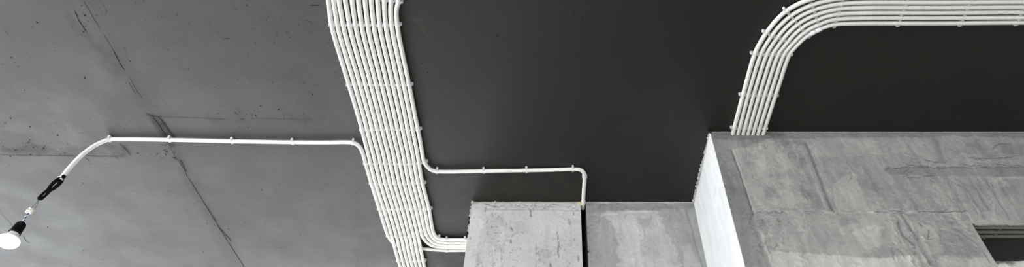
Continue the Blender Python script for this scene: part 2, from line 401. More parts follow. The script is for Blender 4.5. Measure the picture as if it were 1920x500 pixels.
for (x, y) in spots:
    if 600 < x < 770 or y > 360 and x > 860: continue
    o = link('chip', shards[r.randrange(5)], ceiling); p = on_z(x, y, CEIL-.0012); o.location = p
    s = r.choice((.28, .35, .45, .55, .75, 1.0)); o.scale = (s, s, 1); o.rotation_euler.z = r.uniform(0, 6)

# ------------------------------------------------------------------ setting: walls in view
# projecting wall: face towards the camera with a door-like opening, white side towards the window
def wall_axes(y): return lambda x, py: (lambda p: (p[0], p[2]))(on_y(x, py, y))
pw = Patch(axis((X_SIDE, 1.95, .0034), (1.95, XR, .2)), np.unique(np.concatenate([axis((0, 2.48, .25), (2.48, CEIL, .0034)), [Z_OPEN]])), wall_axes(Y_WALL))
ia = np.argmin(np.abs(pw.a-X_OPEN)); pw.A[:, ia] = X_OPEN; pw.a[ia] = X_OPEN
pw.tone *= .93+.14*noise2(pw.A*2.2, pw.B*.8, 9, 31)
pw.h += .0012*(noise2(pw.A, pw.B, 5, 32)-.5)
g = pw; g.trowel(300, 170, (1340, 250, 1920, 490), .12, amp=.09, layer=.085); g.gain = 1.75; g.hg = .5; g.wg = .7
g.tone *= 1+.13*smooth((on_y(1600, 385, Y_WALL)[2]-g.B)/.10)   # paler skim below the block joint
g.region([(1320, 240), (1930, 240), (1930, 257), (1700, 256), (1500, 258), (1340, 262)], -.17, -.001, .012, .01)
g.region([(1325, 240), (1480, 250), (1372, 280), (1412, 398), (1447, 505), (1395, 505)], -.16, -.0015, .008, .008)
g.stroke([(1371, 279), (1392, 340), (1413, 402)], .006, -.35, -.002, .002, .6)
g.stroke([(1375, 279), (1396, 340), (1417, 402)], .008, .12, .0015, .002, .6)
g.region([(1366, 263), (1400, 272), (1462, 266), (1490, 300), (1515, 372), (1500, 392), (1422, 392), (1395, 330)], .10, .0006, .03, .03, .25, 33)
g.region([(1465, 260), (1500, 262), (1545, 392), (1520, 392)], -.10, -.0005, .02, .02, .3, 34)
g.stroke([(1510, 267), (1537, 333), (1562, 396)], .016, -.22, -.004, .003, .5)
g.stroke([(1500, 272), (1530, 340), (1550, 392)], .010, .14, .0015, .004, .7)
g.region([(1560, 345), (1601, 320), (1630, 394), (1570, 394)], .13, .0008, .006, .006)
g.region([(1600, 262), (1740, 262), (1760, 305), (1640, 310)], .07, .0006, .03, .03, .35, 35)
g.region([(1655, 313), (1720, 312), (1930, 312), (1930, 330), (1740, 328), (1668, 326)], -.11, -.0025, .006, .006)
for px, wd in [([(1660, 318), (1668, 313), (1690, 314)], .004), ([(1690, 313), (1800, 313), (1925, 312)], .004), ([(1700, 309), (1742, 311)], .006),
               ([(1690, 330), (1720, 333), (1750, 329)], .006), ([(1800, 308), (1850, 311)], .005), ([(1870, 309), (1920, 309)], .005), ([(1815, 294), (1860, 297), (1910, 292)], .005),
               ([(1735, 300), (1760, 305)], .008), ([(1745, 340), (1752, 344)], .006), ([(1862, 279), (1872, 270), (1895, 269)], .005), ([(1795, 346), (1802, 350)], .006)]:
    g.stroke(px, wd, -.32, -.0022, .008, .6, .18, 36)
g.stroke([(1628, 287), (1664, 288)], .006, .16, .001, .004, .6); g.stroke([(1694, 290), (1720, 294)], .007, .18, .001, .004, .6)
g.region([(1742, 254), (1758, 262), (1780, 308), (1768, 308)], -.14, -.001, .015, .014, .2, 37)
g.region([(1808, 265), (1842, 266), (1850, 287), (1815, 287)], -.10, 0, .03, .03, .2, 38)
g.region([(1878, 270), (1925, 268), (1925, 292), (1885, 288)], -.12, 0, .02, .02, .2, 39)
g.region([(1876, 352), (1905, 350), (1912, 368), (1882, 366)], -.12, 0, .02, .015, .1, 40)
for k in range(9):
    x = 1762+k*14+rnd.uniform(-4, 4); y = 332+rnd.uniform(-3, 8); L = rnd.uniform(30, 80)
    g.stroke([(x, y), (x+L*.62, y+L)], .010, rnd.choice((-.12, .12, -.16, .1)), .0006*rnd.choice((-1, 1)), .006, .8, .25, 41+k)
g.stroke([(1855, 338), (1900, 332), (1925, 333)], .02, .12, .001, .012, .8, .2, 52)
g.stroke([(1400, 394), (1480, 395), (1560, 396), (1650, 398), (1720, 395), (1812, 397)], .018, .09, .0025, .01, .7, .2, 53)
g.stroke([(1400, 397), (1500, 396), (1600, 396)], .006, -.25, -.002, .012, .7, .4, 54)
g.stroke([(1640, 397), (1740, 396), (1815, 396)], .006, -.35, -.0025, .006, .7, .25, 55)
g.stroke([(1413, 402), (1418, 420), (1428, 445), (1440, 475), (1450, 500)], .014, .12, .004, .014, .7, .2, 56)
for k in range(16):
    x, y = rnd.uniform(1400, 1480), rnd.uniform(400, 462); a = rnd.uniform(-.6, 1.2); L = rnd.uniform(6, 18)
    g.stroke([(x, y), (x+L*math.sin(a)*.6, y+L*.5*math.cos(a)+2), (x+L*math.sin(a), y+L*math.cos(a))], .006, rnd.choice((-.2, .1)), rnd.choice((-.002, .003)), .01, .7, .2, 60+k)
g.region([(1445, 470), (1500, 474), (1600, 481), (1640, 486), (1720, 478), (1730, 505), (1450, 505)], .22, .0014, .008, .008, .08, 80)
g.region([(1605, 430), (1640, 415), (1660, 430), (1650, 470), (1610, 475)], .10, .0008, .02, .012, .2, 81)
g.region([(1608, 462), (1680, 466), (1690, 482), (1620, 484)], -.10, 0, .02, .012, .1, 82)
for px, wd, t in [([(1684, 412), (1692, 440), (1712, 458)], .014, -.28), ([(1690, 402), (1710, 430), (1722, 448)], .012, -.24), ([(1712, 440), (1728, 470), (1745, 492)], .016, -.16),
                  ([(1677, 420), (1690, 455), (1702, 475)], .005, -.25), ([(1722, 418), (1732, 426)], .006, -.3), ([(1740, 432), (1736, 446), (1744, 446)], .006, -.3),
                  ([(1665, 402), (1680, 430), (1700, 470), (1715, 500)], .014, .12), ([(1700, 402), (1730, 450), (1752, 490)], .012, .14), ([(1720, 455), (1738, 490), (1752, 505)], .02, .08)]:
    g.stroke(px, wd, t, -.0022 if t < 0 else .002, .009, .7, .12, 83)
g.region([(1750, 412), (1790, 412), (1800, 420), (1755, 418)], -.12, 0, .012, .01)
g.region([(1755, 430), (1800, 428), (1838, 462), (1842, 482), (1775, 478), (1760, 450)], -.09, -.0006, .012, .012, .1, 84)
g.stroke([(1765, 427), (1800, 438), (1840, 466)], .008, .16, .0015, .006, .7); g.stroke([(1760, 452), (1800, 458), (1840, 468)], .006, .16, .0012, .004, .7)
g.region([(1765, 482), (1850, 482), (1868, 505), (1770, 505)], .10, .0006, .012, .012, .1, 85)
g.stroke([(1845, 474), (1856, 492)], .006, -.25, -.0015, .003, .6)
g.stroke([(1812, 396), (1826, 418)], .01, .1, .001, .004, .7)
g.region([(1420, 340), (1440, 330), (1470, 380), (1440, 395)], -.08, 0, .03, .03, .3, 86)
g.stroke([(1594, 322), (1598, 330), (1593, 338)], .005, -.2, -.0012, .002, .6)
g.region([(1570, 408), (1604, 404), (1612, 416), (1575, 420)], -.12, 0, .02, .012, .1, 87)
for sd_, n_, bx_, an_, sp_, ln_, am_ in [(700, 90, (1398, 390, 1800, 402), (1, 0), .25, (5, 26), .16), (701, 60, (1400, 402, 1478, 470), (.5, 1), .9, (5, 16), .15), (702, 80, (1662, 400, 1735, 490), (.55, 1), .3, (6, 30), .17),
        (703, 40, (1680, 303, 1765, 334), (1, .1), .3, (6, 24), .18), (704, 36, (1800, 288, 1915, 312), (1, 0), .2, (8, 30), .16), (705, 70, (1740, 330, 1870, 405), (.6, 1), .2, (10, 40), .13), (706, 40, (1360, 263, 1480, 300), (.4, 1), .6, (5, 18), .13),
        (707, 40, (1480, 258, 1900, 300), (.6, 1), .5, (6, 22), .10), (708, 40, (1745, 405, 1840, 490), (1, .35), .3, (10, 40), .12), (709, 30, (1495, 270, 1550, 390), (.4, 1), .15, (10, 40), .12), (710, 50, (1450, 405, 1660, 480), (.7, 1), .6, (8, 40), .07)]:
    g.cluster(sd_, n_, bx_, an_, sp_, ln_, am_)
fade = smooth(np.minimum.reduce([(g.A-X_SIDE)/.012, (CEIL-g.B)/.012, np.maximum(np.abs(g.A-X_OPEN)/.012, (g.B-Z_OPEN)/.012)*0+np.where((g.A > X_OPEN-.02), np.abs(g.B-Z_OPEN)/.012, 1)*1.0, np.where(g.B < Z_OPEN+.02, np.abs(g.A-X_OPEN)/.012, 1)]))
g.h *= fade
me = g.build('wall_front_right', lambda a, b, h: (a, Y_WALL-h, b), keep=lambda ca, cb: ~((ca > X_OPEN) & (cb < Z_OPEN)))
bm = bmesh.new()
def quad(bm, *p): bm.faces.new([bm.verts.new(q) for q in p])
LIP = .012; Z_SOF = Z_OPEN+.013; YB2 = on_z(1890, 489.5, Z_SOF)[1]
quad(bm, (X_OPEN, Y_WALL, 0), (X_OPEN, YB2, 0), (X_OPEN, YB2, Z_OPEN), (X_OPEN, Y_WALL, Z_OPEN))
quad(bm, (XR, Y_WALL, CEIL), (X_SIDE, Y_WALL, CEIL), (X_SIDE, YF, CEIL), (XR, YF, CEIL))
quad(bm, (X_OPEN, Y_WALL, Z_OPEN), (XR, Y_WALL, Z_OPEN), (XR, Y_WALL+LIP, Z_OPEN), (X_OPEN, Y_WALL+LIP, Z_OPEN))
quad(bm, (X_OPEN, Y_WALL+LIP, Z_OPEN), (XR, Y_WALL+LIP, Z_OPEN), (XR, Y_WALL+LIP, Z_SOF+.01), (X_OPEN, Y_WALL+LIP, Z_SOF+.01))
quad(bm, (X_OPEN, Y_WALL+LIP, Z_OPEN), (X_OPEN, Y_WALL+LIP, Z_SOF), (X_OPEN, YB2, Z_SOF), (X_OPEN, YB2, Z_OPEN))
me = merge(me, bm)
wall_fr = structure(link('wall_front_right', me, None, M_WALL))
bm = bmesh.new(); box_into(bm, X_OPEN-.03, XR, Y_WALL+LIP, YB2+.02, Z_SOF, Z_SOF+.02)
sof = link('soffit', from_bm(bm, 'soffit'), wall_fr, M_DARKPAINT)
# rough plaster back of the niche
pn = Patch(axis((X_OPEN-.02, 2.1, .006), (2.1, XR, .2)), axis((0, 2.5, .25), (2.5, Z_SOF, .006)), wall_axes(YB2))
pn.tone *= .9+2.2*smooth((noise2(pn.A, pn.B, 30, 91)-.45)*5); pn.h += .012*(noise2(pn.A, pn.B, 35, 92)-.4)  # tone lifted to paint in bright light on the rough plaster
link('niche_back', pn.build('niche_back', lambda a, b, h: (a, YB2-h, b)), wall_fr, M_WALL)
# white side
ps = Patch(axis((Y_WALL, Y_PIER+.02, .0052), (Y_PIER+.02, YF, .25)), axis((0, 2.3, .25), (2.3, CEIL, .0052)), lambda x, y: (lambda p: (p[1], p[2]))(on_x(x, y, X_SIDE)))
ps.tone *= .97+.06*noise2(ps.A, ps.B, 10, 93); ps.h += .002*(noise2(ps.A, ps.B, 6, 94)-.5)
ps.stroke([(1328, 255), (1312, 300), (1302, 372)], .018, -.22, .003, .012, .6, .12, 95)
ps.stroke([(1326, 275), (1312, 345), (1308, 380)], .02, -.07, 0, .012, .8, .2, 96)
ps.region([(1335, 270), (1350, 330), (1345, 420), (1325, 340)], .05, .0005, .03, .03, .3, 97)
ps.h *= smooth(np.minimum((ps.A-Y_WALL)/.012, 1))
M_SIDE = concrete('white_side_plaster', (.90, .90, .90), .8, .2, speck=.1, speck_scale=90, var=.03, streak=.03)  # side face coloured far paler than the wall's front
link('side_face', ps.build('side_face', lambda a, b, h: (X_SIDE-h, a, b)), wall_fr, M_SIDE)

# recessed wall between the slot and the projecting wall
pr = Patch(axis((X_GAP1, X_SIDE+.01, .0040)), axis((0, 2.3, .25), (2.3, CEIL, .0040)), wall_axes(Y_PIER))
g = pr; g.trowel(400, 40, (1100, 380, 1310, 490), .05, amp=.05, layer=.05); g.gain = 1.7
g.tone *= .94+.12*noise2(g.A*2, g.B*.7, 9, 101); g.h += .0014*(noise2(g.A, g.B, 5, 102)-.5)
g.region([(1095, 370), (1310, 370), (1310, 390), (1240, 393), (1125, 395), (1095, 400)], -.11, -.001, .012, .01)
g.region([(1120, 401), (1150, 394), (1200, 393), (1228, 399), (1240, 412), (1250, 432), (1262, 455), (1272, 505), (1158, 505), (1155, 440), (1152, 412), (1130, 405)], .17, .0012, .022, .006, .05, 103)
g.region([(1158, 408), (1185, 405), (1200, 430), (1215, 505), (1165, 505)], .07, 0, .03, .02, .25, 104)
g.region([(1192, 408), (1222, 408), (1222, 424), (1205, 427)], -.12, 0, .02, .006, .1, 109)
g.region([(1195, 440), (1235, 440), (1240, 485), (1205, 485)], -.06, 0, .03, .02, .3, 110)
g.region([(1276, 460), (1292, 450), (1316, 505), (1278, 505)], .13, .0006, .02, .008, .1, 117)
g.cluster(720, 60, (1100, 378, 1300, 392), (1, .3), .5, (4, 16), .12)
g.cluster(721, 50, (1148, 396, 1260, 470), (.15, 1), .25, (5, 22), .07)
g.cluster(722, 50, (1101, 400, 1126, 480), (.2, 1), .8, (1, 3), .2, bias=-.5)
g.region([(1255, 400), (1290, 395), (1310, 505), (1262, 505)], -.05, -.0005, .03, .03, .2, 105)
g.stroke([(1287, 393), (1300, 440), (1318, 500)], .008, -.12, -.002, .004, .7)
g.stroke([(1135, 402), (1200, 396), (1232, 396)], .007, .12, .002, .008, .7, .2, 107)
g.region([(1098, 400), (1112, 400), (1112, 505), (1098, 505)], -.07, 0, .01, .01, .2, 108)
g.h *= smooth(np.minimum((g.A-X_GAP1)/.012, (CEIL-g.B)/.012))
me = g.build('wall_front', lambda a, b, h: (a, Y_PIER-h, b))
bm = bmesh.new(); quad(bm, (X_GAP1, Y_PIER, 0), (X_GAP1, Y_PIER, CEIL), (X_GAP1, YF, CEIL), (X_GAP1, YF, 0))
wall_f = structure(link('wall_front', merge(me, bm), None, M_RECESS))
# pier left of the slot
pp = Patch(axis((X_PIER0, X_GAP0, .0040)), axis((0, 2.3, .25), (2.3, CEIL, .0040)), wall_axes(Y_PIER))
g = pp; g.trowel(500, 20, (880, 385, 1090, 480), 0, amp=.05, layer=.035); g.gain = 1.3; g.hg = .4
g.tone *= .93+.14*noise2(g.A, g.B, 10, 111); g.h += .0014*(noise2(g.A, g.B, 6, 112)-.5)
g.region([(880, 374), (1095, 374), (1095, 392), (880, 394)], -.05, .002, .006, .006)
g.stroke([(905, 394), (1000, 393), (1090, 395)], .004, -.28, -.002, .003, .6, .15, 113)
g.stroke([(930, 387), (1010, 386), (1080, 388)], .004, -.14, -.001, .004, .6, .3, 114)
g.region([(872, 395), (904, 397), (902, 440), (890, 505), (862, 505)], .05, .001, .012, .01)
g.region([(908, 405), (945, 400), (950, 470), (915, 460)], -.12, -.0008, .03, .03, .45, 115)
g.region([(1005, 460), (1045, 465), (1035, 490), (1005, 488)], -.14, -.0008, .03, .03, .4, 116)
g.region([(965, 415), (990, 415), (990, 435), (968, 435)], -.08, 0, .015, .02)
g.region([(895, 470), (902, 470), (900, 505), (892, 505)], -.16, 0, .008, .008)
for px, wd, t in [([(1045, 434), (1047, 460), (1048, 482)], .004, -.55), ([(994, 394), (996, 406)], .005, -.55), ([(940, 462), (941, 502)], .003, -.3), ([(923, 470), (924, 502)], .003, -.25),
                  ([(1005, 455), (1005, 495)], .003, -.2), ([(958, 425), (961, 431)], .006, -.5), ([(957, 448), (958, 454)], .006, -.5), ([(1070, 415), (1071, 460)], .003, -.2), ([(1084, 480), (1085, 488)], .006, -.5),
                  ([(1032, 494), (1033, 502)], .006, -.55), ([(922, 398), (924, 404)], .005, -.4), ([(1066, 411), (1068, 420)], .008, -.3), ([(1075, 398), (1076, 402)], .005, -.5)]:
    g.stroke(px, wd, t, -.002, .003, .6)
g.cluster(730, 55, (888, 380, 1082, 391), (1, .15), .7, (3, 14), .4, (.0025, .004), -.35)
g.cluster(731, 70, (906, 400, 950, 465), (.3, 1), .9, (1, 3), .3, (.0025, .004), -.5)
g.cluster(732, 50, (1005, 460, 1045, 490), (.3, 1), .9, (1, 3), .3, (.0025, .004), -.5)
r = random.Random(8)
for k in range(90):
    x, y = r.uniform(905, 1086), r.uniform(397, 500); g.stroke([(x, y), (x+r.uniform(-1, 1), y+r.uniform(0, 3))], r.uniform(.0025, .0045), -r.uniform(.12, .4), -.0006, .003, .7)
for k in range(14):
    x = r.uniform(895, 1085); y = r.uniform(381, 389); g.stroke([(x, y), (x+r.uniform(3, 12), y+r.uniform(-2, 4))], .004, -r.uniform(.25, .55), -.0015, .004, .6)
g.h *= smooth(np.minimum.reduce([(g.A-X_PIER0)/.01, (X_GAP0-g.A)/.01, (CEIL-g.B)/.01]))
me = g.build('wall_front_left', lambda a, b, h: (a, Y_PIER-h, b))
bm = bmesh.new()
quad(bm, (X_PIER0, Y_PIER, 0), (X_PIER0, Y_PIER, CEIL), (X_PIER0, Y_PIER+.5, CEIL), (X_PIER0, Y_PIER+.5, 0))
quad(bm, (X_GAP0, Y_PIER, 0), (X_GAP0, Y_PIER+.5, 0), (X_GAP0, Y_PIER+.5, CEIL), (X_GAP0, Y_PIER, CEIL))
quad(bm, (X_PIER0, Y_PIER+.5, 0), (X_PIER0, Y_PIER+.5, CEIL), (X_GAP1, Y_PIER+.5, CEIL), (X_GAP1, Y_PIER+.5, 0))
wall_fl = structure(link('wall_front_left', merge(me, bm), None, M_PIER))

# ragged mortar along the joints with the ceiling
def bead(p0, p1, size, parent, seed, mat=M_BEAD, step=.006, outdir=(0, -1, 0), burst=.03):
    rs = random.Random(seed); p0, p1 = np.array(p0), np.array(p1); n = int(np.linalg.norm(p1-p0)/step); V = []; o = np.array(outdir, float)
    lev = 1
    for i in range(n+1):
        c = p0+(p1-p0)*i/n; lev = .75*lev+.25*rs.uniform(.2, 1.6); s = size*lev*(1.7 if rs.random() < burst*.25 else 1)
        V += [c-o*.003+np.array((0, 0, .002)), c+o*s*rs.uniform(.7, 1.2)+np.array((0, 0, .001)), c+o*s*.8+np.array((0, 0, -s*rs.uniform(.5, 1.1))), c-o*.003+np.array((0, 0, -s*rs.uniform(.8, 1.9)))]
    i = np.arange(n)*4
    Q = np.vstack([np.stack([i+k, i+k+1, i+k+5, i+k+4], 1) for k in range(3)])
    return link('mortar_bead', mesh_np('mortar_bead', np.array(V), Q, False), parent, mat)
bead((X_PIER0-.004, Y_PIER, CEIL), (X_GAP0, Y_PIER, CEIL), .0045, wall_fl, 1)
bead((X_GAP1, Y_PIER, CEIL), (X_SIDE, Y_PIER, CEIL), .004, wall_f, 2)
bead((X_SIDE-.002, Y_WALL, CEIL), (2.4, Y_WALL, CEIL), .0018, wall_fr, 3)
bead((X_SIDE, Y_WALL-.004, CEIL), (X_SIDE, Y_PIER, CEIL), .006, wall_fr, 4, outdir=(-1, 0, 0), burst=.9)
bead(on_y(1828, 419, Y_WALL)+np.array((0, .003, 0)), (2.1, Y_WALL+.003, Z_OPEN), .002, wall_fr, 5)
# lumps of mortar squeezed out at the corners
def lump(c, s, parent, seed, mat=M_BEAD, name='mortar_lump'):
    bm = bmesh.new(); bmesh.ops.create_icosphere(bm, subdivisions=2, radius=1); rs = random.Random(seed)
    for v in bm.verts: v.co = Vector((v.co.x*s[0], v.co.y*s[1], v.co.z*s[2]))*rs.uniform(.65, 1.25)
    o = link(name, from_bm(bm, name, False), parent, mat); o.location = c; return o
for k, (x, y, q) in enumerate([(1307, 318, .007), (1305, 326, .009), (1306, 334, .008), (1303, 342, .006), (1309, 309, .006), (1302, 356, .005)]):
    p = on_z(x, y, CEIL-.004); lump((X_SIDE-.004, p[1], CEIL-.006), (q*.9, q*1.3, q), wall_fr, k)
lump(on_z(1331, 247, CEIL-.004), (.007, .004, .006), wall_fr, 11, M_SIDE)
lump(on_z(886, 378, CEIL-.004), (.006, .005, .01), wall_fl, 12)
for k in range(9):
    z = CEIL-.02-k*.021-rnd.uniform(0, .01); lump((X_PIER0-.001, Y_PIER+.002, z), (.004, .004, rnd.uniform(.004, .011)), wall_fl, 20+k, M_CRACK if k in (3, 4, 7) else M_BEAD)
for k, (x, y, s) in enumerate([(1087, 379, .006), (1089.5, 381, .007), (1085, 378, .005), (1091, 383, .005)]):
    p = on_y(x, y+1, Y_PIER-.003); lump(p, (s*1.2, s*.7, s*.7), wall_fl, 40+k, M_FOAM, 'foam_residue')
p = on_y(1101, 472, Y_PIER); lump(p+np.array((0, -.002, 0)), (.006, .005, .004), wall_f, 55, M_CRACK)

# ------------------------------------------------------------------ setting: the rest of the room (behind and beside the frame)
bm = bmesh.new(); box_into(bm, XL-.3, XR+.3, YB-.3, YF+.3, -.2, 0)
structure(link('floor', from_bm(bm, 'floor'), None, M_FLOOR))
def pierced(name, wl, lo, hi):
    bm = bmesh.new(); ops = sorted((a, b) for w_, a, b, _, _ in OPEN if w_ == wl); z0, z1 = ZW0, ZW1
    def bx(a, b, c, d):
        if wl == 'left': box_into(bm, XL-.2, XL, a, b, c, d)
        if wl == 'far': box_into(bm, a, b, YF, YF+.2, c, d)
        if wl == 'back': box_into(bm, a, b, YB-.2, YB, c, d)
    if ops: bx(lo, hi, 0, z0); bx(lo, hi, z1, CEIL)
    e = lo
    for a, b in ops: bx(e, a, z0, z1); e = b
    bx(e, hi, z0 if ops else 0, z1 if ops else CEIL)
    return structure(link(name, from_bm(bm, name), None, M_SHELL))
pierced('wall_left', 'left', YB, YF); pierced('wall_far', 'far', XL-.2, XR); pierced('wall_back', 'back', XL-.2, XR)
bm = bmesh.new(); box_into(bm, XR, XR+.2, YB-.2, YF+.2, 0, CEIL); structure(link('wall_right', from_bm(bm, 'wall_right'), None, M_SHELL))
for i, (wl, a, b, z0, z1) in enumerate(OPEN):
    bm = bmesh.new(); t = .04
    for (p, q, c, d) in ((a, b, z0, z0+t), (a, b, z1-t, z1), (a, a+t, z0, z1), (b-t, b, z0, z1), ((a+b)/2-t/2, (a+b)/2+t/2, z0, z1)):
        if wl == 'left': box_into(bm, XL-.12, XL-.07, p, q, c, d)
        if wl == 'far': box_into(bm, p, q, YF+.07, YF+.12, c, d)
        if wl == 'back': box_into(bm, p, q, YB-.12, YB-.07, c, d)
    structure(link('window_%d' % (i+1), from_bm(bm, 'window_frame'), None, M_FRAME))

# ------------------------------------------------------------------ conduits and their clips
ZP = CEIL-.0115                               # axis of a pipe held in its clips
def clip_mesh(kind):
    """snap clip: open collar round the pipe, foot on the ceiling, interlocking side lugs. Local x = along pipe, y = across, z up; origin on the pipe axis"""
    bm = bmesh.new(); w = .0040; ro, ri = .0098, .0084; n = 9; rings = []
    for i in range(n):
        a = math.radians(-28+i*236/(n-1)); rings.append([bm.verts.new((x, r*math.cos(a), r*math.sin(a))) for x, r in ((-w, ri), (-w, ro), (w, ro), (w, ri))])
    for i in range(n-1):
        for k in range(4): bm.faces.new((rings[i][k], rings[i][(k+1) % 4], rings[i+1][(k+1) % 4], rings[i+1][k]))
    bm.faces.new(rings[0]); bm.faces.new(rings[-1][::-1])
    top = CEIL-ZP
    box_into(bm, -w, w, -.0085, .0085, .0083, top)                       # foot
    for s in (-1, 1):
        box_into(bm, -w, -w*.35, s*.0094-.0011, s*.0094+.0011, -.0062, top); box_into(bm, w*.35, w, s*.0094-.0011, s*.0094+.0011, -.0062, top)
        box_into(bm, -w, w, s*.0090-.0008, s*.0090+.0008, -.0030, .004)
    if kind:                                                            # free tongue of an end clip
        s = kind
        for x0, x1 in ((-.0038, -.0014), (.0014, .0038)):
            y0, y1 = sorted((s*.0095, s*.0138)); box_into(bm, x0, x1, y0, y1, .001, top)
        y0, y1 = sorted((s*.0126, s*.0148)); box_into(bm, -.0038, .0038, y0, y1, -.001, top)
        y0, y1 = sorted((s*.009, s*.0148)); box_into(bm, -.0038, .0038, y0, y1, top-.002, top)
    me = from_bm(bm, 'clip', False); me.materials.append(M_CLIP); return me
CLIP = {k: clip_mesh(k) for k in (0, 1, -1)}
def clip_at(parent, C, px, kind=0, z=None):
    """put a clip on path C where it passes the pixel"""
    q = on_z(px[0], px[1], ZP if z is None else z); i = int(np.argmin(((C-q)**2).sum(1))); i = min(max(i, 3), len(C)-4)
    T = C[i+3]-C[i-3]; ang = math.atan2(T[1], T[0])
    o = link('clip', CLIP[kind], parent); o.location = C[i]; o.rotation_euler.z = ang; return o
def conduit(name, px, label, group, pre=(), post=(), mat=M_PIPE, z=ZP):
    """thing: an Empty with a ribbed tube and its clips"""
    pts = list(pre)+[on_z(q[0], q[1], q[2] if len(q) > 2 else z) for q in px]+list(post)
    C = resample(pts, RIB/RIBN)
    e = link(name, None); tag(e, label, 'conduit', group)
    me = ribbed('tube', C); link('tube', me, e, mat)
    return e, C
ORD = ['first', 'second', 'third', 'fourth', 'fifth', 'sixth', 'seventh', 'eighth', 'ninth', 'tenth', 'eleventh', 'twelfth']

# --- long bundle of twelve
rows = {
 0:   [615.6, 625.4, 635.6, 647.6, 660.2, 672.2, 684.4, 696.2, 708.2, 720.6, 733.4, 747.0],
 22:  [618.2, 628.6, 639.2, 651.4, 663.2, 674.8, 686.6, 698.0, 709.6, 721.2, 732.4, 743.2],
 58:  [624.4, 635.2, 646.0, 657.6, 668.9, 680.2, 691.4, 702.6, 713.8, 725.0, 735.8, 746.4],
 100: [636.6, 647.4, 657.8, 668.9, 679.8, 690.5, 701.2, 712.0, 723.0, 733.8, 744.3, 754.6],
 140: [648.8, 659.6, 669.9, 680.4, 690.8, 701.0, 711.4, 721.9, 732.5, 742.8, 753.0, 763.2],
 225: [674.2, 684.0, 693.7, 703.1, 712.6, 722.2, 731.9, 741.7, 751.4, 761.0, 770.6, 780.0],
}
low = {                                        # below the branch: the lamp conduit lies left of L1..L11
 260: [683.4, 692.6, 702.0, 711.5, 720.9, 730.5, 739.9, 749.3, 758.8, 767.8, 777.2],
 285: [689.8, 699.2, 708.6, 718.0, 727.4, 736.8, 746.0, 755.2, 764.2, 773.2, 782.2],
 340: [703.6, 712.6, 721.6, 730.4, 739.2, 748.2, 757.0, 765.8, 774.4, 783.0, 791.6],
 390: [719.4, 728.0, 736.8, 745.4, 753.8, 762.4, 770.9, 779.2, 787.4, 795.7, 804.0],
 430: [731.5, 740.0, 748.2, 756.4, 764.6, 772.6, 780.8, 788.8, 796.2, 803.6, 811.2],
}
tail = {445: [736.0, 744.2, 752.6, 760.6, 768.6, 776.8, 784.4], 470: [741.8, 750.1, 758.3, 766.0, 773.8, 781.6, 789.6],
        500: [750.8, 758.5, 766.4, 773.7, 781.0, 788.5, 796.0], 545: [765.5, 772.5, 779.5, 786.3, 793.0, 800.0, 807.0]}
bend = {7: [(793, 444), (799, 452), (808, 458.5), (822, 462.2), (845, 463.2), (872, 463.3)],
        8: [(800, 441), (806, 449), (814, 455), (828, 458.3), (850, 458.9), (873, 458.8)],
        9: [(807.5, 439), (812.5, 446), (820, 451.2), (833, 453.6), (852, 454.1), (874, 454.1)],
        10: [(814, 438), (817.5, 443), (824, 447), (836, 448.6), (852, 448.9), (875, 448.8)]}
ROWY = [46, 158, 242, 306, 343, 391, 443, 488]
def row_x(k, y, hi=True):
    T = dict(rows)
    ys = sorted(rows)+sorted(low)+sorted(tail); xs = []
    for q in ys:
        if q in rows: xs.append(rows[q][k])
        elif q in low: xs.append(low[q][k] if k < 11 else None)
        else: xs.append(tail[q][k] if k < 7 else None)
    v = [(a, b) for a, b in zip(ys, xs) if b is not None]
    return float(np.interp(y, [a for a, _ in v], [b for _, b in v]))
